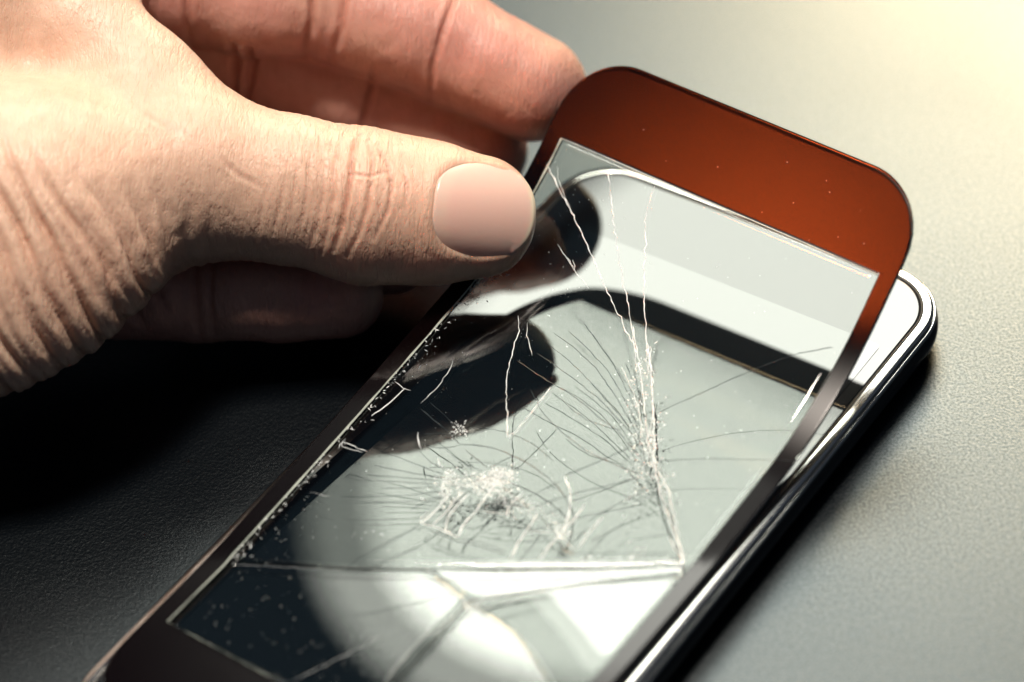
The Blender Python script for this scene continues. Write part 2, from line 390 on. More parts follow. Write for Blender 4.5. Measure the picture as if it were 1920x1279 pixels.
BRIGHT_CRACKS = [
  (0.9, [(13.5,89.3), (14.4,88.2), (15.6,86.4), (16.5,84.1), (17.4,81.8), (18.3,79.9), (19.3,78.2), (20.5,76.4), (21.8,74.6), (23.3,72.7), (24.6,71.1), (25.2,70.2), (25.5,69.7)]),
  (1.0, [(25.7,80.7), (25.8,78.2), (26.0,75.0), (26.0,72.0), (25.9,69.7)]),
  (0.7, [(15.5,88.9), (16.3,87.8), (17.4,86.4), (18.7,85.2), (19.8,84.2)]),
  (0.8, [(9.9,77.3), (10.3,76.2), (10.7,74.7), (10.9,73.0), (10.9,71.2), (10.7,69.5), (10.5,68.2)]),
  (1.0, [(13.5,63.6), (14.0,62.9), (14.6,62.2), (15.3,61.7), (15.8,61.4)]),
  (0.9, [(19.0,61.3), (19.6,60.7), (20.2,60.2)]),
  (1.3, [(29.2,63.9), (29.1,62.9), (29.0,61.3), (29.3,59.3), (29.5,57.1), (29.5,55.3), (29.5,53.7), (29.8,52.3), (30.0,51.3)]),
  (1.1, [(26.8,58.5), (26.7,57.4), (26.6,55.9), (26.6,54.4), (26.8,53.1), (27.4,51.9), (28.1,51.1)]),
  (1.1, [(26.0,58.5), (25.9,55.8), (25.8,53.0), (25.7,51.6), (25.7,50.9)]),
  (1.0, [(24.5,57.1), (24.4,54.7), (24.4,52.1), (24.1,51.0), (23.8,50.5)]),
  (0.9, [(23.6,52.6), (23.5,51.5), (23.8,50.5), (25.1,50.7), (26.8,51.1), (28.6,51.2), (30.0,51.3)]),
  (1.2, [(33.5,62.7), (33.4,61.2), (33.3,59.4), (33.6,58.5), (33.9,58.1)]),
  (1.2, [(37.5,60.9), (37.7,59.0), (38.0,56.4), (38.6,53.3), (39.2,50.8)]),
  (1.2, [(37.0,68.3), (38.1,67.4), (39.5,66.1), (40.7,64.3), (41.7,62.5), (42.2,60.8), (42.4,59.5)]),
  (1.1, [(42.4,65.6), (42.6,64.0), (42.7,62.1), (42.5,60.8), (42.4,59.5), (42.4,57.8), (42.4,56.1), (42.5,54.7), (42.7,53.6)]),
  (1.0, [(46.1,64.9), (45.9,63.5), (45.9,61.6), (46.0,59.8), (46.2,58.5)]),
  (0.8, [(38.0,56.7), (39.4,58.0), (41.4,59.2), (44.0,58.7), (46.0,57.9)]),
  (0.8, [(29.9,56.6), (31.8,57.4), (33.8,58.2)]),
  (1.2, [(33.0,95.6), (35.3,92.8), (38.2,89.2), (40.7,85.8), (43.3,82.3), (45.7,78.7), (48.3,75.3), (51.5,72.2), (54.8,69.4), (58.0,66.6), (60.4,64.6)]),
  (1.0, [(30.3,96.0), (32.6,93.4), (35.5,90.1), (37.7,87.6), (39.7,85.1), (41.7,82.4), (43.6,79.9), (45.0,78.6), (46.0,77.9)]),
  (0.8, [(32.8,89.1), (34.5,87.9), (36.7,86.4), (38.4,84.9), (40.0,83.4), (41.6,81.5), (42.8,79.9)]),
  (0.8, [(34.7,94.2), (38.0,89.6), (41.7,84.3), (43.2,81.3), (43.8,79.6)]),
  (0.9, [(47.4,76.7), (49.7,75.1), (52.4,72.9), (54.6,70.7), (56.5,68.5), (58.5,66.4), (60.0,64.9)]),
  (1.1, [(56.2,66.9), (57.3,66.2), (58.6,65.5), (59.7,64.9), (60.5,64.4)]),
  (0.6, [(51.6,62.7), (51.8,63.3), (52.0,63.9)]),
  (0.7, [(54.7,61.7), (54.5,63.0), (54.2,64.2)]),
  (0.8, [(53.2,62.7), (53.6,63.0), (54.1,63.3)]),
  (0.9, [(3.3,113.1), (6.5,111.1), (10.6,108.5), (13.9,106.2), (17.1,103.9), (20.1,101.6), (23.0,99.5), (25.9,97.6), (28.5,95.8), (31.3,93.9), (33.5,92.3)]),
  (0.8, [(13.5,116.1), (15.7,113.0), (18.6,109.0), (21.4,105.7), (24.3,102.4), (27.3,99.1), (30.3,95.7), (33.2,92.1), (35.5,89.3)]),
  (1.0, [(22.1,116.6), (22.2,115.2), (22.7,112.8), (24.3,109.4), (26.4,105.6), (28.5,102.1), (30.9,98.4), (34.2,93.9), (37.0,90.1)]),
  (0.5, [(5.3,113.5), (5.8,112.6), (6.8,111.4), (8.8,109.8), (10.6,108.5)]),
  (0.6, [(12.0,102.6), (14.2,101.4), (16.9,100.0), (19.1,99.1), (20.6,98.4)]),
  (0.6, [(14.6,101.4), (15.8,100.6), (16.9,100.0), (16.5,100.6), (15.7,101.4)]),
  (0.3, [(29.9,44.0), (34.0,46.9), (38.6,50.1), (40.9,51.8), (42.6,53.1), (43.8,54.1), (45.7,55.5), (50.1,58.6), (54.8,61.8), (58.1,63.3), (60.3,64.0)]),
  (0.6, [(38.5,41.9), (40.2,44.4), (42.7,47.8), (45.9,51.5), (49.3,55.2), (52.7,58.6), (55.3,61.0)]),
  (0.5, [(40.1,41.6), (42.9,45.0), (46.6,49.4), (50.6,54.4), (53.8,58.4)]),
  (0.5, [(33.1,39.9), (34.4,42.0), (36.3,44.8), (38.4,47.4), (41.0,50.2), (44.9,53.8), (48.2,56.7)]),
  (1.0, [(38.6,50.1), (39.0,49.4), (39.5,48.4), (39.7,47.6), (39.9,47.0)]),
  (0.8, [(40.3,51.5), (41.2,50.4), (42.1,49.4)]),
  (1.1, [(60.3,64.0), (60.9,62.9), (61.4,61.8)]),
  (1.0, [(37.4,42.5), (38.3,42.0), (39.3,41.6), (39.8,41.5), (40.1,41.6)]),
  (0.6, [(38.2,41.8), (38.3,39.9), (38.3,37.7), (37.9,35.7), (37.4,34.3)]),
  (0.6, [(37.2,24.8), (37.0,27.4), (36.8,30.7), (36.8,33.9), (37.1,36.8), (37.5,38.7), (37.9,39.9)]),
  (0.5, [(26.0,18.3), (27.1,20.5), (28.5,23.6), (30.2,27.6), (31.6,30.9)]),
  (0.3, [(4.7,30.3), (7.3,31.7), (11.1,33.6), (15.8,36.0), (19.7,38.1)]),
  (0.6, [(4.8,57.1), (4.8,56.3), (5.2,55.6), (7.0,55.9), (8.7,56.4)]),
  (0.5, [(6.4,46.4), (7.9,46.9), (9.4,47.4)]),
  (0.8, [(4.6,69.5), (5.5,69.4), (6.6,69.2), (7.4,69.3), (7.8,69.4)]),
  (1.0, [(6.8,69.3), (6.6,67.8), (6.4,66.0), (6.0,64.0), (5.6,62.4)]),
  (0.8, [(5.1,55.0), (4.7,55.7), (4.9,56.4), (6.9,56.7), (9.0,56.8)]),
]
DARK_CRACKS = [
  (1.0, [(18.3,82.3), (20.8,81.9), (23.9,81.5), (26.6,81.3), (29.4,81.1), (32.5,80.4), (35.5,79.6), (37.4,79.4), (38.6,79.3)]),
  (0.9, [(20.2,84.9), (22.9,84.6), (26.5,84.0), (29.9,83.4), (33.5,82.5), (37.6,81.0), (40.8,79.8)]),
  (0.8, [(19.6,87.6), (23.3,86.7), (28.6,85.2), (35.0,82.7), (40.3,80.5)]),
  (0.8, [(20.1,89.4), (24.1,88.7), (29.4,87.2), (35.5,84.0), (40.4,81.0)]),
  (0.7, [(21.7,90.8), (25.9,89.6), (31.2,87.7), (36.5,84.5), (40.7,81.7)]),
  (0.7, [(23.3,93.0), (26.9,91.3), (31.6,88.9), (36.6,85.5), (40.5,82.6)]),
  (0.8, [(28.1,79.8), (30.4,79.0), (33.4,78.4), (36.7,78.8), (39.4,79.4)]),
  (0.9, [(23.1,78.9), (24.8,77.7), (27.2,76.3), (29.8,75.3), (32.7,74.5), (35.6,73.9), (38.8,73.6), (42.9,73.8), (46.3,74.1)]),
  (1.0, [(38.6,79.3), (43.1,77.3), (47.5,75.3)]),
  (1.1, [(11.2,67.3), (13.2,66.9), (15.8,66.4), (18.3,65.7), (20.3,65.0)]),
  (0.9, [(11.6,69.1), (13.2,68.7), (15.3,68.2), (17.5,67.5), (19.3,67.0)]),
  (1.2, [(20.3,65.0), (21.9,65.9), (24.1,66.8), (26.6,67.3), (29.3,67.4), (31.8,67.3), (34.3,66.9), (36.6,66.3), (38.6,65.5), (39.8,64.8), (40.4,64.2)]),
  (0.9, [(14.3,63.8), (16.0,64.8), (17.9,65.9), (18.6,66.3), (18.8,66.4)]),
  (0.8, [(19.1,67.9), (20.6,68.8), (22.8,69.8), (25.1,70.4), (27.3,70.7), (29.2,70.7), (30.9,70.4), (32.7,70.0), (34.0,69.7)]),
  (0.9, [(15.0,62.2), (16.5,62.5), (18.3,63.1), (19.5,64.0), (20.4,64.9)]),
  (0.9, [(21.4,64.7), (23.9,64.2), (26.4,63.7)]),
  (1.1, [(26.5,63.5), (27.4,65.5), (28.3,67.6)]),
  (0.9, [(21.5,59.3), (19.3,59.0), (16.3,58.7), (13.3,58.3), (10.8,57.9)]),
  (0.9, [(21.9,58.8), (19.7,58.0), (16.8,57.0), (13.8,56.0), (11.5,55.3)]),
  (0.9, [(21.9,58.2), (20.0,57.3), (17.4,56.1), (14.3,54.6), (11.7,53.4)]),
  (0.9, [(22.3,57.7), (20.7,56.9), (18.6,55.8), (15.8,54.4), (13.5,53.2)]),
  (0.9, [(22.5,57.4), (21.1,56.3), (19.2,55.0), (16.9,53.6), (15.0,52.5)]),
  (0.9, [(23.3,56.9), (21.4,55.2), (18.5,53.0), (14.4,50.3), (10.9,48.2)]),
  (0.9, [(24.1,56.4), (22.8,55.0), (20.6,53.0), (16.8,50.5), (13.3,48.4)]),
  (1.0, [(24.4,56.0), (23.4,55.0), (22.2,53.8), (21.6,52.6), (21.2,51.7)]),
  (0.7, [(15.4,61.1), (16.8,60.6), (18.7,60.1), (20.7,60.1), (22.2,60.2)]),
  (0.6, [(18.7,63.1), (20.1,62.9), (22.1,62.6), (24.4,62.6), (26.3,62.7)]),
  (0.9, [(24.0,50.3), (23.1,48.3), (21.9,45.7), (21.0,43.4), (20.2,41.3), (19.8,39.7), (19.7,38.7)]),
  (0.8, [(24.0,49.7), (23.2,47.7), (22.2,45.3), (21.4,43.2), (20.8,41.6)]),
  (1.0, [(25.0,50.0), (27.3,50.3), (30.1,50.6), (32.3,51.2), (34.3,51.7), (36.5,52.1), (38.1,52.3)]),
  (0.7, [(30.1,51.2), (31.8,51.7), (34.0,52.3), (36.1,52.6), (37.7,52.8)]),
  (1.1, [(37.0,68.3), (38.3,70.5), (39.9,73.2), (41.3,75.7), (42.2,77.6)]),
  (0.9, [(34.6,62.4), (35.1,63.4), (35.8,64.8), (36.6,66.3), (37.2,67.4)]),
  (0.9, [(42.0,84.4), (43.7,87.5), (46.2,91.3), (48.7,94.9), (51.3,98.2), (53.7,100.8), (56.0,102.9), (58.4,104.5), (60.2,105.6)]),
  (0.7, [(46.9,77.3), (49.5,79.2), (53.4,81.7), (59.2,85.0), (64.2,87.6)]),
  (1.2, [(36.3,61.2), (37.6,63.1), (39.4,65.5), (41.2,67.7), (43.1,69.7), (45.2,72.1), (46.8,73.9)]),
  (0.9, [(37.3,60.9), (38.6,60.3), (40.2,59.7), (41.9,59.0), (43.1,58.5)]),
  (0.9, [(44.5,63.2), (45.6,65.9), (46.9,69.0), (48.2,71.6), (49.2,73.4)]),
  (0.7, [(47.7,60.8), (48.0,62.1), (48.5,63.7), (49.0,65.1), (49.3,66.1)]),
  (0.7, [(52.0,63.9), (53.9,65.6), (55.7,67.3)]),
  (0.9, [(30.1,55.8), (31.8,56.2), (33.9,56.9), (35.9,58.0), (37.4,59.0)]),
  (1.2, [(30.9,59.2), (32.1,59.6), (33.7,60.1), (35.2,60.6), (36.4,61.0)]),
  (1.3, [(30.2,62.0), (31.2,61.8), (32.7,61.5), (34.5,61.1), (36.1,60.8)]),
  (0.8, [(32.9,90.1), (34.3,89.0), (35.8,87.8)]),
  (0.6, [(38.5,55.2), (40.6,56.6), (42.7,58.0)]),
  (0.7, [(46.2,57.7), (48.9,59.2), (52.3,61.2), (55.3,63.2), (57.5,64.8)]),
  (1.3, [(49.1,74.3), (47.7,74.7), (46.4,75.2)]),
  (1.1, [(50.5,72.7), (49.2,73.1), (47.9,73.6)]),
  (1.8, [(43.0,58.4), (43.6,57.9), (44.4,57.3), (45.5,57.3), (46.4,57.4)]),
  (0.7, [(50.8,72.9), (52.8,71.1), (54.8,69.4)]),
  (0.9, [(41.2,41.9), (42.0,43.1), (43.2,44.8), (45.2,47.1), (47.0,49.0)]),
  (0.8, [(25.7,31.6), (27.9,33.8), (30.7,36.7), (33.5,40.1), (35.6,42.8)]),
  (1.0, [(29.7,59.2), (29.2,57.8), (28.3,56.4), (26.6,56.2), (25.0,56.4)]),
  (0.9, [(26.6,58.8), (26.2,57.2), (25.7,55.4), (25.2,54.1), (24.7,53.3)]),
]

def jitter(pts, seed, amt=0.10):
    rng = np.random.default_rng(seed)
    P = np.array(pts, float)
    out = [P[0]]
    for a, b in zip(P[:-1], P[1:]):
        m = max(1, int(np.hypot(*(b - a)) / 0.7))
        for k in range(1, m + 1):
            q = a + (b - a) * k / m
            out.append(q + (rng.normal(0, amt, 2) if k < m else rng.normal(0, amt * 0.4, 2)))
    return np.array(out)
for i, (w, pts) in enumerate(BRIGHT_CRACKS):
    ridge('crack', jitter(pts, i), 0.14 * w, 0.03, MAT['crack_bright'], 0.03, seed=i)
for i, (w, pts) in enumerate(DARK_CRACKS):
    ridge('crack', jitter(pts, 500 + i, 0.05), 0.12 * w, 0.04, MAT['crack_dark'], 0.03, seed=500 + i)
# crushed glass round the two impact points, chips along the left edge, dust: too small to pick apart
rng = np.random.default_rng(4)
def slivers(name, items, mat, label):
    V, F = [], []
    for u, v, L, w, a in items:
        dx, dy = math.cos(a) * L / 2, math.sin(a) * L / 2
        nx, ny = -math.sin(a) * w / 2, math.cos(a) * w / 2
        b = len(V)
        q = [(u - dx, v - dy), (u + nx, v + ny), (u + dx, v + dy), (u - nx, v - ny)]
        hs = rng.uniform(0.02, 0.16, 4)
        for (x, y), h in zip(q, hs):
            x, y = min(max(x, u0), u1), y
            c = on_panel(np.array(x), np.array(y), float(h) + 0.02)
            if crack_side(x, y) < 0: c = c - np.array([0, 0, 0.18])
            V.append(c)
        c = on_panel(np.array(min(max(u, u0), u1)), np.array(v), 0.01)
        if crack_side(u, v) < 0: c = c - np.array([0, 0, 0.18])
        V.append(c)
        F += [(b, b + 3, b + 2, b + 1), (b, b + 1, b + 4), (b + 1, b + 2, b + 4), (b + 2, b + 3, b + 4), (b + 3, b, b + 4)]
    o = mesh_obj(name, V, F, mat, cover, smooth=False)
    o['kind'] = 'stuff'; o['label'] = label
    return o
HUBS = [(28.5, 62.6, 1.57, 1.17, 0.74, 190), (23.2, 57.8, 0.79, 1.76, 0.54, 70), (26.0, 60.3, 2.76, 0.98, 0.54, 80), (44.5, 77.6, 1.25, 5.37, 0.44, 110), (37.5, 87.1, 1.12, 3.89, 0.41, 60), (33.3, 60.2, 3.90, 1.16, 0.19, 70), (18.4, 67.2, 0.96, 0.80, 0.54, 22), (42.6, 59.8, 1.08, 0.76, -0.26, 26), (49.5, 74.9, 0.93, 4.82, 0.84, 40), (39.4, 42.3, 1.06, 0.59, 0.35, 14), (50.2, 57.6, 9.12, 0.80, 0.60, 60)]
def burst(mult, lmin, lmax, wmin, wmax, wide):
    it = []
    for (hu, hv, su, sv, ang, n) in HUBS:
        for _ in range(int(n * mult)):
            x, y = rng.normal(0, su * wide), rng.normal(0, sv * wide)
            r = math.hypot(x / su, y / sv)
            a = math.atan2(y, x) + ang + rng.normal(0, 0.5)
            L = rng.uniform(lmin, lmax) * (0.5 + 0.5 * r)
            it.append((hu + x * math.cos(ang) - y * math.sin(ang), hv + x * math.sin(ang) + y * math.cos(ang), L, rng.uniform(wmin, wmax), a))
    return it
slivers('crushed_glass', burst(2.2, 0.10, 0.6, 0.04, 0.24, 0.8), MAT['crack_bright'], 'white crushed glass at the impact points')
slivers('dark_splinters', burst(0.15, 0.3, 0.9, 0.03, 0.09, 1.1), MAT['crack_dark'], 'dark splinters among the crushed glass')
it = []
for _ in range(170):
    v = rng.uniform(30, 98); it.append((u0 + abs(rng.normal(0, 1.1)), v, rng.uniform(0.15, 0.9), rng.uniform(0.04, 0.16), rng.uniform(0, math.pi)))
for _ in range(110):
    it.append((u0 + abs(rng.normal(0, 2.0)), rng.normal(94, 3), rng.uniform(0.2, 1.0), rng.uniform(0.05, 0.2), rng.uniform(0, math.pi)))
slivers('edge_chips', it, MAT['crack_bright'], 'small chips along the left edge of the glass')
it = [(rng.uniform(u0, u1), rng.uniform(v0, v1), s, s, rng.uniform(0, 3)) for s in rng.uniform(0.03, 0.13, 330)]
it += [(rng.uniform(u0, 34), rng.uniform(v0, 46), s, s, rng.uniform(0, 3)) for s in rng.uniform(0.03, 0.16, 170)]
it += [(rng.uniform(6, 20), rng.uniform(86, 112), s, s, rng.uniform(0, 3)) for s in rng.uniform(0.03, 0.14, 70)]
it += [(rng.uniform(5, 60), rng.uniform(v1 + 0.5, PL - 1.5), s, s, rng.uniform(0, 3)) for s in rng.uniform(0.05, 0.14, 12)]
slivers('dust', it, MAT['dust'], 'pale dust and glass grains on the glass')

# ------------------------------------------------------------------ hand
# Chains of (x, y, z, radius) in the hand's own frame: x along the thumb, y across the fingers, z out of the thumbnail side.
HX, HY, HZ = RT, UP, -FW
CH = {
    'thumb': [(-50.2,25.2,5.0,12.2), (-35.9,23.5,5.0,11.0), (-22.1,20.6,4.0,11.6), (-13.1,19.8,3.5,10.6), (-5.6,19.1,3.0,9.4)],
    'metacarpal': [(-50.2,25.2,5.0,12.5), (-73.1,19.4,7.0,20.0), (-98.4,17.7,10.0,24.0), (-140.3,13.5,15.0,27.0)],
    'thenar': [(-64.9,16.4,13.0,14.2), (-70.8,12.7,16.0,15.5), (-79.1,9.5,18.0,17.0), (-99.7,6.3,18.0,20.0), (-140.3,6.3,15.0,24.0)],
    'web': [(-65.2,47.8,0.0,8.5), (-56.7,37.3,2.0,9.5), (-48.6,27.3,4.0,11.0)],
    'dorsum': [(-68.3,60.3,-10.0,12.5), (-84.4,54.0,-10.0,19.0), (-104.9,44.1,-4.0,25.0), (-141.9,27.4,10.0,30.0)],
    'index': [(-69.1,59.7,-15.0,10.5), (-54.0,57.4,-17.0,9.8), (-31.0,55.2,-19.0,9.6), (-9.5,47.2,-19.5,9.2), (3.4,40.8,-19.5,8.7)],
    'middle': [(-70.8,54.1,-26.0,9.5), (-58.0,51.1,-29.0,9.0), (-42.4,46.8,-31.0,9.0), (-23.0,39.3,-31.0,8.6), (-4.8,31.4,-30.0,7.5)],
    'ring': [(-77.1,28.8,-12.0,9.0), (-56.4,20.5,-16.0,8.5), (-34.1,15.7,-15.0,8.0), (-19.1,14.0,-12.0,6.6)],
    'pinky': [(-81.0,11.8,-10.0,9.0), (-68.2,8.4,-9.0,8.0), (-49.1,7.5,-8.0,7.5), (-36.0,7.2,-7.0,7.2), (-26.8,7.0,-6.5,6.6)],
    'index_pads': [(-41.9,54.1,-16.5,8.6), (-37.7,54.1,-16.5,8.6), (-22.3,51.6,-17.2,8.5), (-16.3,49.5,-17.2,8.4), (-3.4,44.1,-17.4,8.0), (2.1,41.3,-17.6,7.9)],
    'middle_pads': [(-51.0,49.2,-28.6,8.2), (-49.2,48.7,-28.6,8.2), (-37.0,44.6,-29.5,8.2), (-27.3,40.8,-29.3,8.0), (-15.8,36.2,-28.6,7.5), (-6.2,32.0,-28.6,6.8)],
    'pinky_pads': [(-61.0,7.9,-5.5,7.2), (-55.1,7.6,-5.5,7.0), (-42.5,7.3,-4.8,6.6), (-30.0,7.0,-4.3,6.0)],
}
def seg_sdf(X, Y, Z, a, b, flat=1.0, zc=0.0):
    ax, ay, az, ra = a; bx, by, bz, rb = b
    Zs = (Z - zc) / flat + zc; az = (az - zc) / flat + zc; bz = (bz - zc) / flat + zc
    dx, dy, dz = bx - ax, by - ay, bz - az
    L2 = dx * dx + dy * dy + dz * dz
    t = np.clip(((X - ax) * dx + (Y - ay) * dy + (Zs - az) * dz) / L2, 0, 1)
    d = np.sqrt((X - ax - t * dx) ** 2 + (Y - ay - t * dy) ** 2 + (Zs - az - t * dz) ** 2) - (ra + (rb - ra) * t)
    return d
def smin(a, b, k):
    h = np.clip(0.5 + 0.5 * (b - a) / k, 0, 1)
    return b + (a - b) * h - k * h * (1 - h)
STEP = 0.37
gx = np.concatenate([np.linspace(-165, -92, 26)[:-1], np.arange(-92, 15.5, STEP)]).astype(np.float32)
gy = np.arange(-22, 84, STEP).astype(np.float32)
gz = np.concatenate([np.arange(-42, 30, STEP), np.arange(30, 46, 1.2)]).astype(np.float32)
FIELD = np.full((len(gx), len(gy), len(gz)), 30.0, np.float32)
def stamp(segs, k_in, k_out, pad=9.0):
    pts = np.array([s for sg in segs for s in sg[:2]])
    lo = (pts[:, :3] - pts[:, 3:4]).min(0) - pad; hi = (pts[:, :3] + pts[:, 3:4]).max(0) + pad
    ix = slice(*np.searchsorted(gx, [lo[0], hi[0]])); iy = slice(*np.searchsorted(gy, [lo[1], hi[1]])); iz = slice(*np.searchsorted(gz, [lo[2], hi[2]]))
    X, Y, Z = gx[ix][:, None, None], gy[iy][None, :, None], gz[iz][None, None, :]
    D = None
    for a, b, fl, zc in segs:
        d = seg_sdf(X, Y, Z, a, b, fl, zc)
        D = d if D is None else smin(D, d, k_in)
    sub = FIELD[ix, iy, iz]
    FIELD[ix, iy, iz] = smin(sub, D.astype(np.float32), k_out)
def chain(name, fl=1.0):
    c = CH[name]
    return [(c[i], c[i + 1], fl, (c[i][2] + c[i + 1][2]) / 2) for i in range(len(c) - 1)]
def flat_chain(name, fl):
    c = CH[name]
    return [(c[i], c[i + 1], fl, (c[i][2] + c[i + 1][2]) / 2) for i in range(len(c) - 1)]
stamp(chain('metacarpal'), 5.0, 0.5)
stamp(flat_chain('thenar', 0.62), 4.0, 4.0)
stamp(chain('dorsum'), 4.0, 9.0)
stamp(chain('web', 0.8), 4.0, 7.0)
stamp(chain('thumb', 0.88), 3.0, 4.0)
def pads(name):
    c = CH[name]
    return [(c[i], c[i + 1], 1.0, c[i][2]) for i in range(0, len(c), 2)]
stamp(chain('index') + pads('index_pads'), 1.6, 2.5)
stamp(chain('middle') + pads('middle_pads'), 1.6, 0.6)
stamp(chain('ring'), 2.0, 1.0)
stamp(chain('pinky') + pads('pinky_pads'), 1.6, 0.8)

def surface_nets(Fd, xs, ys, zs):
    nx, ny, nz = Fd.shape
    neg = Fd < 0
    cnt = np.zeros((nx - 1, ny - 1, nz - 1), np.int8)
    for i in (0, 1):
        for j in (0, 1):
            for k in (0, 1):
                cnt += neg[i:nx - 1 + i, j:ny - 1 + j, k:nz - 1 + k]
    act = (cnt > 0) & (cnt < 8)
    ci, cj, ck = np.nonzero(act)
    idx = np.full(act.shape, -1, np.int32); idx[ci, cj, ck] = np.arange(len(ci))
    pos = np.zeros((len(ci), 3)); wsum = np.zeros(len(ci))
    co = [(0, 0, 0), (1, 0, 0), (0, 1, 0), (1, 1, 0), (0, 0, 1), (1, 0, 1), (0, 1, 1), (1, 1, 1)]
    edges = [(0, 1), (2, 3), (4, 5), (6, 7), (0, 2), (1, 3), (4, 6), (5, 7), (0, 4), (1, 5), (2, 6), (3, 7)]
    vals = [Fd[ci + a, cj + b, ck + c].astype(float) for a, b, c in co]
    cp_ = [np.stack([xs[ci + a], ys[cj + b], zs[ck + c]], 1).astype(float) for a, b, c in co]
    for a, b in edges:
        va, vb = vals[a], vals[b]
        m = (va < 0) != (vb < 0)
        t = np.where(m, va / np.where(m, va - vb, 1), 0)
        pos += np.where(m[:, None], cp_[a] + (cp_[b] - cp_[a]) * t[:, None], 0); wsum += m
    pos /= wsum[:, None]
    faces = []
    for ax in range(3):
        sl0 = [slice(None)] * 3; sl1 = [slice(None)] * 3
        sl0[ax] = slice(0, -1); sl1[ax] = slice(1, None)
        ch = neg[tuple(sl0)] != neg[tuple(sl1)]
        e = np.array(np.nonzero(ch)).T
        o1, o2 = [(1, 2), (2, 0), (0, 1)][ax]
        ok = (e[:, o1] > 0) & (e[:, o2] > 0) & (e[:, o1] < Fd.shape[o1] - 1) & (e[:, o2] < Fd.shape[o2] - 1)
        e = e[ok]
        def cell(d1, d2):
            q = e.copy(); q[:, o1] -= d1; q[:, o2] -= d2
            return idx[q[:, 0], q[:, 1], q[:, 2]]
        q = np.stack([cell(1, 1), cell(0, 1), cell(0, 0), cell(1, 0)], 1)
        flip = ~neg[e[:, 0], e[:, 1], e[:, 2]]
        q[flip] = q[flip][:, ::-1]
        faces.append(q)
    return pos, np.concatenate(faces)
HV, HF_ = surface_nets(FIELD, gx, gy, gz)
def vnormals(V, F):
    n = np.cross(V[F[:, 2]] - V[F[:, 0]], V[F[:, 3]] - V[F[:, 1]])
    out = np.zeros_like(V)
    for k in range(4):
        for c in range(3): out[:, c] += np.bincount(F[:, k], n[:, c], len(V))
    return out / (np.linalg.norm(out, axis=1, keepdims=True) + 1e-12)
def smooth(V, F, it, f=0.5):
    deg = np.zeros(len(V)); 
    for k in range(4): deg += np.bincount(F[:, k], minlength=len(V)) * 2
    for _ in range(it):
        s = np.zeros_like(V)
        for k in range(4):
            for j in (F[:, (k + 1) % 4], F[:, (k - 1) % 4]):
                for c in range(3): s[:, c] += np.bincount(F[:, k], V[j, c], len(V))
        V = V + f * (s / np.maximum(deg, 1)[:, None] - V)
    return V
HV = smooth(HV, HF_, 5)
HN = vnormals(HV, HF_)

def sstep(a, b, x):
    t = np.clip((x - a) / (b - a), 0, 1); return t * t * (3 - 2 * t)
def vnoise(x, y, seed=0):
    r = np.random.default_rng(seed).random((64, 64))
    xi, yi = np.floor(x).astype(int), np.floor(y).astype(int)
    fx, fy = x - xi, y - yi
    fx, fy = fx * fx * (3 - 2 * fx), fy * fy * (3 - 2 * fy)
    g = lambda i, j: r[i % 64, j % 64]
    return (g(xi, yi) * (1 - fx) + g(xi + 1, yi) * fx) * (1 - fy) + (g(xi, yi + 1) * (1 - fx) + g(xi + 1, yi + 1) * fx) * fy
x, y, z = HV.T
disp = np.zeros(len(HV)); tint = np.zeros(len(HV))
front = sstep(-0.35, 0.15, HN[:, 2])
def poly_dist(pts):
    P = np.array(pts, float)
    best = np.full(len(HV), 1e9); along = np.zeros(len(HV))
    n = len(P) - 1
    for i in range(n):
        a, b = P[i], P[i + 1]; d = b - a
        t = np.clip(((x - a[0]) * d[0] + (y - a[1]) * d[1]) / (d @ d), 0, 1)
        q = np.hypot(x - a[0] - t * d[0], y - a[1] - t * d[1])
        m = q < best; best[m] = q[m]; along[m] = ((i + t) / n)[m]
    return best, along
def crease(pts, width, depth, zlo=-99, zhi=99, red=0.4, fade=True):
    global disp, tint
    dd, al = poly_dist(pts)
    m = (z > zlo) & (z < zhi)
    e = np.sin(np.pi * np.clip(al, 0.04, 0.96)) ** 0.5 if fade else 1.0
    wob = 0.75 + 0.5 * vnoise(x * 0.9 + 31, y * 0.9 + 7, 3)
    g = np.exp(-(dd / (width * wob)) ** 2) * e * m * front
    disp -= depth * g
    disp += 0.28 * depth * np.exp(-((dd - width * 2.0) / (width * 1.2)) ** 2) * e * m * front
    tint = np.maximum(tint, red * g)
thumb_m = sstep(-3, 3, z) # thumb and hand back lie in front of the fingers
# fine transverse lines on the thumb and soft unevenness of the back of the hand
wx = x + 1.3 * vnoise(x * 0.25, y * 0.3, 5) + 0.5 * vnoise(x * 0.8, y * 0.8, 6)
fold_q = (x * 0.90 + (y) * 0.42) + 3.2 * vnoise(x * 0.12, y * 0.08, 8) + 0.5 * vnoise(x * 0.3, y * 0.2, 28)
m_ip = np.exp(-((x + 25) / 8.5) ** 2) * thumb_m * front * (x > -45)
m_prox = sstep(-62, -50, x) * (1 - sstep(-40, -30, x)) * thumb_m * front * (1 - 0.6 * sstep(20, 28, y))
low = sstep(30.0, 16.0, y + 0.62 * (x + 66)) * (1 - sstep(-54.5, -51.0, x)) * thumb_m * front
disp -= 0.12 * m_ip * (0.5 + 0.5 * np.sin(2 * np.pi * wx / 1.75)) ** 2
disp -= 0.11 * m_prox * (0.5 + 0.5 * np.sin(2 * np.pi * (wx + 0.35 * y) / 1.6)) ** 2
gro = 1 - np.abs(np.sin(np.pi * fold_q / 4.0))
gvar = 0.35 + 1.0 * vnoise(x * 0.17 + 11, y * 0.13 + 4, 33)
disp += low * (0.3 - 1.5 * gvar * gro ** 2.0)
gro2 = 1 - np.abs(np.sin(np.pi * (fold_q * 1.07 + 0.8 * vnoise(x * 0.4, y * 0.2, 21)) / 1.9))
disp -= 0.32 * low * gro2 ** 2.5
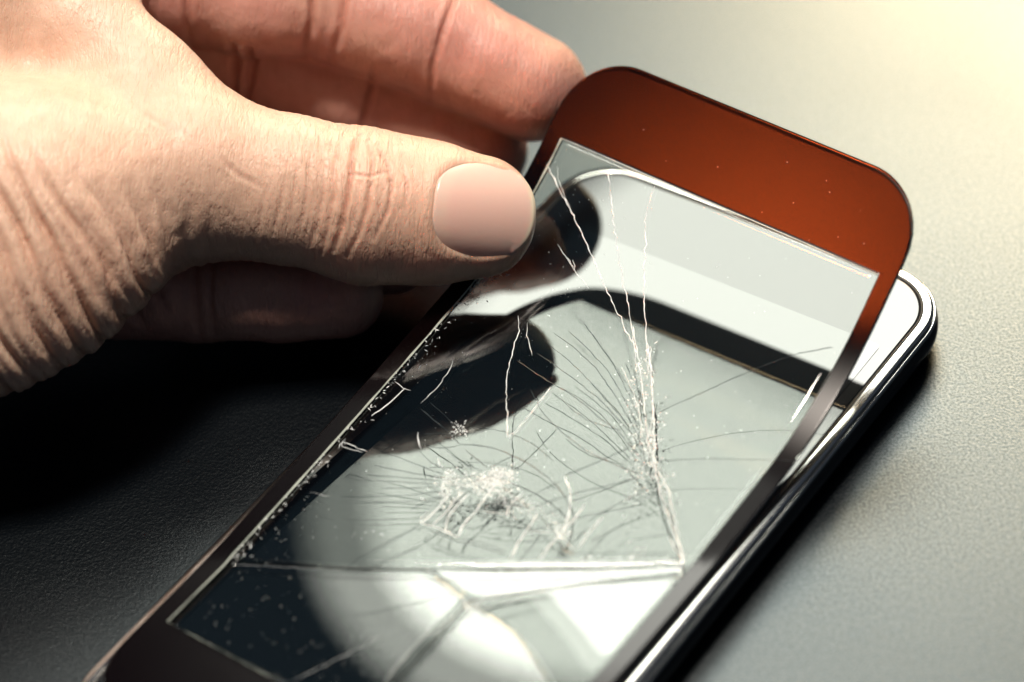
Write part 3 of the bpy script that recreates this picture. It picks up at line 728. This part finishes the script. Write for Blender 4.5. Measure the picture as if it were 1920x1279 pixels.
tint = np.maximum(tint, 0.25 * low * gro ** 3)
disp += 0.5 * (vnoise(x * 0.11 + 3, y * 0.11, 9) - 0.5) * thumb_m
disp += 0.10 * (vnoise(x * 0.45 + 9, y * 0.45 + z * 0.3, 10) - 0.5)
fine = np.clip(0.25 + 0.9 * np.exp(-((x + 24) / 12) ** 2) * thumb_m + 0.5 * low + 0.4 * (1 - thumb_m), 0, 1)
pad = np.maximum((1 - sstep(-6.0, -1.0, z)) * 0.9, sstep(7, 3, z) * sstep(14.5, 12, y) * (x > -66) * sstep(-20, -24, x) * 0.9)  # redness of palm skin, with the shade on the rear fingers put in
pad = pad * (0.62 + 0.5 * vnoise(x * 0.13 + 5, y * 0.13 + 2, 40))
# nail bed and fold
NCX, NCY, NA, NBW, NTILT = -4.1, 19.7, 7.8, 7.6, -0.09
def nail_st(px, py):
    dx, dy = px - NCX, py - NCY
    return (dx * math.cos(NTILT) + dy * math.sin(NTILT)) / NA, (-dx * math.sin(NTILT) + dy * math.cos(NTILT)) / NBW
ns, nt = nail_st(x, y)
nr = np.where(ns > 0, (np.abs(ns) ** 2.2 + np.abs(nt) ** 2.2) ** (1 / 2.2), (np.abs(ns) ** 3.2 + np.abs(nt) ** 3.2) ** (1 / 3.2))
nd = (nr - 1) * 7.0
on_thumb = (z > 2) & front.astype(bool)
disp += np.where(on_thumb, -0.45 * sstep(-0.15, -0.9, nd), 0)
disp += np.where(on_thumb, 0.16 * np.exp(-((nd - 0.6) / 0.7) ** 2) * (0.35 + 0.65 * sstep(0.3, -0.5, ns)), 0) * (1 - sstep(0.5, 0.8, ns))
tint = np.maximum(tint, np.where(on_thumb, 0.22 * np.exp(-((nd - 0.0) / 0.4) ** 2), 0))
crease([(-23.0,31.5), (-24.0,28.7), (-24.1,24.7), (-24.8,20.7), (-25.6,16.7), (-26.8,13.5)], 0.36, 0.67, 0, 99, 0.65)
crease([(-21.6,30.2), (-20.8,27.1), (-21.1,23.9), (-21.6,19.9), (-23.0,15.9), (-24.8,12.7)], 0.30, 0.54, 0, 99, 0.45)
crease([(-20.4,29.5), (-18.5,26.3), (-18.0,23.1), (-18.7,19.1), (-20.8,15.1)], 0.26, 0.45, 0, 99, 0.45)
crease([(-25.6,31.1), (-26.5,26.3), (-26.7,21.5), (-27.6,16.7), (-28.8,13.1)], 0.26, 0.42, 0, 99, 0.26)
crease([(-27.8,27.1), (-28.3,22.3), (-29.2,17.5), (-30.4,14.3)], 0.24, 0.35, 0, 99, 0.20)
crease([(-30.0,29.5), (-30.4,24.7), (-31.0,19.9), (-32.0,15.9)], 0.23, 0.29, 0, 99, 0.13)
crease([(-32.0,27.1), (-32.6,22.3), (-33.3,17.5)], 0.23, 0.26, 0, 99, 0.13)
crease([(-16.4,26.3), (-15.6,23.1), (-16.0,19.5)], 0.22, 0.26, 0, 99, 0.26)
crease([(-24.4,25.1), (-21.6,24.7), (-18.0,25.7)], 0.22, 0.22, 0, 99, 0.39)
crease([(-33.9,24.7), (-34.7,19.9), (-35.9,15.9)], 0.25, 0.26, 0, 99, 0.13)
crease([(-36.7,23.1), (-37.5,19.1), (-38.3,15.1)], 0.25, 0.24, 0, 99, 0.07)
crease([(-47.9,21.1), (-48.3,17.5), (-49.1,13.5), (-50.3,11.1)], 1.10, 0.28, 0, 99, 0.08)
crease([(-45.1,19.1), (-45.5,15.9), (-45.9,13.1)], 0.80, 0.17, 0, 99, 0.04)
crease([(-52.7,23.1), (-51.3,19.1), (-50.7,15.1), (-51.1,11.1)], 0.90, 0.33, 0, 99, 0.08)
crease([(-56.3,23.1), (-53.9,17.5), (-52.7,12.7), (-52.7,10.3)], 0.80, 0.44, 0, 99, 0.08)
crease([(-60.7,23.1), (-57.5,16.7), (-54.7,11.1), (-53.9,7.9)], 0.80, 0.44, 0, 99, 0.08)
crease([(-63.1,19.1), (-60.3,13.5), (-57.5,7.9), (-56.3,5.6)], 0.75, 0.41, 0, 99, 0.08)
crease([(-66.3,19.1), (-63.5,12.7), (-60.7,7.1), (-59.1,4.0)], 0.75, 0.39, 0, 99, 0.08)
crease([(-69.1,18.3), (-66.3,11.1), (-63.5,5.6), (-61.9,2.0)], 0.75, 0.39, 0, 99, 0.08)
crease([(-71.9,16.7), (-69.1,9.5), (-66.7,4.0), (-65.1,-0.0)], 0.75, 0.39, 0, 99, 0.08)
crease([(-75.1,15.9), (-72.3,8.7), (-69.5,3.2), (-67.9,-1.6)], 0.75, 0.39, 0, 99, 0.08)
crease([(-77.9,14.3), (-75.1,7.1), (-72.7,1.6), (-71.1,-3.2)], 0.75, 0.39, 0, 99, 0.08)
crease([(-80.3,12.7), (-77.5,4.8), (-75.1,-0.8), (-73.9,-4.8)], 0.75, 0.39, 0, 99, 0.08)
crease([(-83.1,11.1), (-79.9,3.2), (-77.5,-4.0)], 0.75, 0.39, 0, 99, 0.08)
crease([(-58.3,21.5), (-55.8,15.9), (-53.9,10.3)], 0.40, 0.17, 0, 99, 0.08)
crease([(-64.7,18.3), (-61.9,12.7), (-59.0,6.0)], 0.40, 0.19, 0, 99, 0.08)
crease([(-70.3,17.5), (-67.7,10.3), (-64.9,3.2)], 0.40, 0.17, 0, 99, 0.08)
crease([(-76.7,15.1), (-73.6,7.9), (-71.1,1.6)], 0.40, 0.17, 0, 99, 0.08)
crease([(-43.1,27.1), (-40.7,24.7), (-37.5,23.1)], 0.36, 0.24, 0, 99, 0.13)
crease([(-57.5,35.5), (-53.5,33.1), (-48.7,30.7)], 0.50, 0.08, 0, 99, 0.20)
crease([(-32.5,60.7), (-31.2,55.6), (-31.6,50.6), (-33.1,45.5)], 0.55, 0.70, -20, -3, 0.52)
crease([(-27.0,60.7), (-26.2,54.8), (-27.0,49.7), (-28.9,44.7)], 0.55, 0.65, -20, -3, 0.52)
crease([(-7.8,59.0), (-9.3,54.0), (-11.0,48.9), (-12.5,43.8), (-13.2,37.1)], 0.45, 0.60, -20, -3, 0.49)
crease([(-51.3,59.0), (-51.1,54.0), (-51.3,47.2)], 0.60, 0.60, -20, -3, 0.42)
crease([(-43.8,49.8), (-44.7,45.5), (-45.7,38.6)], 0.60, 0.70, -30, -12, 0.59)
crease([(-41.1,49.8), (-42.1,44.6), (-43.6,37.7)], 0.60, 0.70, -30, -12, 0.59)
crease([(-21.9,43.8), (-23.2,39.5), (-24.7,33.5)], 0.50, 0.60, -30, -12, 0.49)
crease([(-48.6,15.3), (-49.1,8.2), (-48.6,-0.0)], 0.50, 0.50, -14, 6, 0.42)
crease([(-46.3,15.3), (-46.6,8.2), (-46.3,-0.0)], 0.40, 0.35, -14, 6, 0.35)

disp = np.clip(disp, -2.2, 1.6)
HV2 = HV + HN * disp[:, None]
HV2 = smooth(HV2, HF_, 1, 0.3)
def hand_world(P): 
    P = np.asarray(P, float)
    return P[..., :1] * HX + P[..., 1:2] * HY + P[..., 2:3] * HZ

def mat_skin():
    t = NT('skin')
    co = t.n('TexCoord').outputs['Object']
    at = t.n('Attribute'); at.attribute_name = 'crease'
    pk = t.n('Attribute'); pk.attribute_name = 'pad'
    n1 = t.n('TexNoise', Vector=co, Scale=55.0, Detail=4.0)
    n2 = t.n('TexNoise', Vector=co, Scale=420.0, Detail=3.0)
    c1 = t.ramp(n1.outputs[0], [(0.3, (0.69, 0.45, 0.335)), (0.7, (0.77, 0.53, 0.40))])
    mixp = t.n('Mix', data_type='RGBA'); t.link(pk.outputs['Fac'], mixp.inputs[0]); t.link(c1, mixp.inputs[6]); mixp.inputs[7].default_value = (0.55, 0.26, 0.215, 1)  # darker red: palm skin plus painted shade of the rear fingers
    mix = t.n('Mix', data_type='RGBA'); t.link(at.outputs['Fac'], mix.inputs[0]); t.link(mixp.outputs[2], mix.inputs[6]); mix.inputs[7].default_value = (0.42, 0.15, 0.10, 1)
    spk = t.ramp(n2.outputs[0], [(0.35, (0.90, 0.86, 0.83)), (0.65, (1.05, 1.04, 1.03))])
    mul = t.n('Mix', data_type='RGBA', blend_type='MULTIPLY'); mul.inputs[0].default_value = 0.6
    t.link(mix.outputs[2], mul.inputs[6]); t.link(spk, mul.inputs[7])
    hc = t.n('Attribute'); hc.attribute_name = 'hco'
    def lines(sx, sy, rot, lo, hi, det=2.0):
        mp = t.n('Mapping'); t.link(hc.outputs['Vector'], mp.inputs['Vector'])
        mp.inputs['Rotation'].default_value = (0, 0, rot); mp.inputs['Scale'].default_value = (sx, sy, 0.35)
        nz = t.n('TexNoise', Vector=mp.outputs[0], Scale=1.0, Detail=det, Roughness=0.55, Distortion=0.35)
        return t.ramp(nz.outputs[0], [(lo, (0.0,)), (hi, (1.0,))])
    l1 = lines(1.5, 0.26, -0.05, 0.36, 0.46)
    l2 = lines(2.0, 0.7, 0.75, 0.34, 0.48)
    l3 = lines(2.0, 0.7, -0.75, 0.34, 0.48)
    n3 = t.n('TexNoise', Vector=hc.outputs['Vector'], Scale=2.6, Detail=3.0)
    def madd(a, k, b):
        m = t.n('Math', operation='MULTIPLY_ADD'); t.link(a, m.inputs[0]); m.inputs[1].default_value = k
        if b is None: m.inputs[2].default_value = 0.0
        else: t.link(b, m.inputs[2])
        return m.outputs[0]
    fw = t.n('Attribute'); fw.attribute_name = 'fine'
    l1m = t.n('Math', operation='MULTIPLY'); t.link(l1, l1m.inputs[0]); t.link(fw.outputs['Fac'], l1m.inputs[1])
    hsum = madd(l1m.outputs[0], 1.3, madd(l2, 0.45, madd(l3, 0.45, madd(n3.outputs[0], 0.4, None))))
    bp = t.n('Bump', Strength=0.5, Distance=0.00017); t.link(hsum, bp.inputs['Height'])
    b = t.n('BsdfPrincipled')
    t.link(mul.outputs[2], b.inputs['Base Color'])
    t.set(b, 'Roughness', 0.42); t.set(b, 'Specular IOR Level', 0.4)
    t.set(b, 'Subsurface Weight', 0.25); t.set(b, 'Subsurface Radius', (1.0, 0.32, 0.18)); t.set(b, 'Subsurface Scale', 0.0035)
    t.link(bp.outputs[0], b.inputs['Normal'])
    return t.surface(b.outputs[0])
MAT['skin'] = mat_skin()
hand_root = empty('hand', tuple(T(hand_world(np.array([-40.0, 10.0, -10.0])) * np.array([1, 1, 0]) + np.array([0, 0, TABLE_Z]))))
tag(hand_root, 'bare hand pinching the upper corner of the cracked glass between thumb and fingers', 'hand')
me = bpy.data.meshes.new('hand_skin')
WV = (T(hand_world(HV2)) - np.array(hand_root.location)).astype(np.float32)
me.vertices.add(len(WV)); me.vertices.foreach_set('co', WV.ravel())
me.loops.add(HF_.size); me.loops.foreach_set('vertex_index', HF_.ravel().astype(np.int32))
me.polygons.add(len(HF_)); me.polygons.foreach_set('loop_start', np.arange(0, HF_.size, 4, dtype=np.int32))
me.update(calc_edges=True); me.validate()
me.polygons.foreach_set('use_smooth', np.ones(len(me.polygons), bool))
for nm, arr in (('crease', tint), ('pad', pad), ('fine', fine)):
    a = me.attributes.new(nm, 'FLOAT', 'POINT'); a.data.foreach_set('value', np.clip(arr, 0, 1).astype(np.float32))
a = me.attributes.new('hco', 'FLOAT_VECTOR', 'POINT'); a.data.foreach_set('vector', HV.astype(np.float32).ravel())
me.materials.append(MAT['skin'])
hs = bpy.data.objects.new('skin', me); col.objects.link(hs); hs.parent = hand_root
def front_z(px, py):       # height of the thumb under a point, read from the field
    i = np.clip(np.searchsorted(gx, px) - 1, 0, len(gx) - 2); j = np.clip(np.searchsorted(gy, py) - 1, 0, len(gy) - 2)
    tx, ty = (px - gx[i]) / (gx[i + 1] - gx[i]), (py - gy[j]) / (gy[j + 1] - gy[j])
    colm = (FIELD[i, j] * (1 - tx) + FIELD[i + 1, j] * tx) * (1 - ty) + (FIELD[i, j + 1] * (1 - tx) + FIELD[i + 1, j + 1] * tx) * ty
    neg = np.nonzero(colm < 0)[0]
    neg = neg[gz[neg] > -5]
    if len(neg) == 0: return None
    k = neg[-1]
    return gz[k] + (gz[k + 1] - gz[k]) * colm[k] / (colm[k] - colm[k + 1])
def mat_nail():
    t = NT('nail')
    co = t.n('TexCoord').outputs['Object']
    mp = t.n('Mapping', Vector=co); mp.inputs['Scale'].default_value = (60, 1200, 1200)
    n1 = t.n('TexNoise', Vector=mp.outputs[0], Scale=1.0, Detail=2.0)
    at = t.n('Attribute'); at.attribute_name = 'free'
    mix = t.n('Mix', data_type='RGBA'); t.link(at.outputs['Fac'], mix.inputs[0]); mix.inputs[6].default_value = (0.78, 0.53, 0.455, 1); mix.inputs[7].default_value = (0.80, 0.68, 0.52, 1)
    bp = t.n('Bump', Strength=0.12, Distance=0.0001); t.link(n1.outputs[0], bp.inputs['Height'])
    b = t.n('BsdfPrincipled'); t.link(mix.outputs[2], b.inputs['Base Color'])
    t.set(b, 'Roughness', 0.24); t.set(b, 'Subsurface Weight', 0.25); t.set(b, 'Subsurface Radius', (1.0, 0.4, 0.3)); t.set(b, 'Subsurface Scale', 0.002)
    t.link(bp.outputs[0], b.inputs['Normal'])
    return t.surface(b.outputs[0])
NS = 34
nv, nfree = [], []
for j in range(NS + 1):
    for i in range(NS + 1):
        s, t_ = 2 * i / NS - 1, 2 * j / NS - 1
        # square grid mapped into the rounded nail outline
        m = max(abs(s), abs(t_)); e_ = 2.2 if s > 0 else 3.2; q = (abs(s) ** e_ + abs(t_) ** e_) ** (1 / e_)
        k = (m / q if q > 1e-6 else 1.0) * 0.985
        s2, t2 = s * k, t_ * k
        px = NCX + s2 * NA * math.cos(NTILT) - t2 * NBW * math.sin(NTILT)
        py = NCY + s2 * NA * math.sin(NTILT) + t2 * NBW * math.cos(NTILT)
        zz = front_z(px, py)
        nv.append([px, py, zz, m, s2]); nfree.append(0.9 * sstep(0.84, 0.93, np.float64(math.hypot(max(s2, 0), 0.75 * t2))) * (s2 > 0) + 0.22 * sstep(-0.62, -0.80, np.float64(s2 - 0.22 * t2 * t2)))
arr = np.array([[a if a is not None else np.nan for a in r] for r in nv], float)
bad = np.isnan(arr[:, 2])
if bad.any(): arr[bad, 2] = np.nanmin(arr[:, 2])
sx_, tx_ = nail_st(arr[:, 0], arr[:, 1])
B_ = np.stack([np.ones_like(sx_), sx_, tx_, sx_ ** 2, tx_ ** 2, sx_ * tx_, tx_ ** 4], 1)
ok_ = ~bad & (sx_ < 0.75)
cf = np.linalg.lstsq(B_[ok_], arr[ok_, 2], rcond=None)[0]
cf[3] *= 0.75
nz_ = B_ @ cf - 0.10 - 0.22 * arr[:, 3] ** 6 * (sx_ < 0.6)
NVt = np.stack([arr[:, 0], arr[:, 1], nz_], 1)
NVb = NVt - np.array([0, 0, 0.45])
n = NS + 1; N = n * n
F = grid_faces(n, n)
rim = list(range(n)) + [j * n + n - 1 for j in range(1, n)] + [(n - 1) * n + i for i in range(n - 2, -1, -1)] + [j * n for j in range(n - 2, 0, -1)]
FS = [(b_, a_, a_ + N, b_ + N) for a_, b_ in zip(rim, rim[1:] + rim[:1])]
no = mesh_obj('thumbnail', hand_world(np.concatenate([NVt, NVb])), F + [tuple(i + N for i in f[::-1]) for f in F] + FS, mat_nail(), hand_root)
a = no.data.attributes.new('free', 'FLOAT', 'POINT'); a.data.foreach_set('value', np.array(nfree + nfree, np.float32))
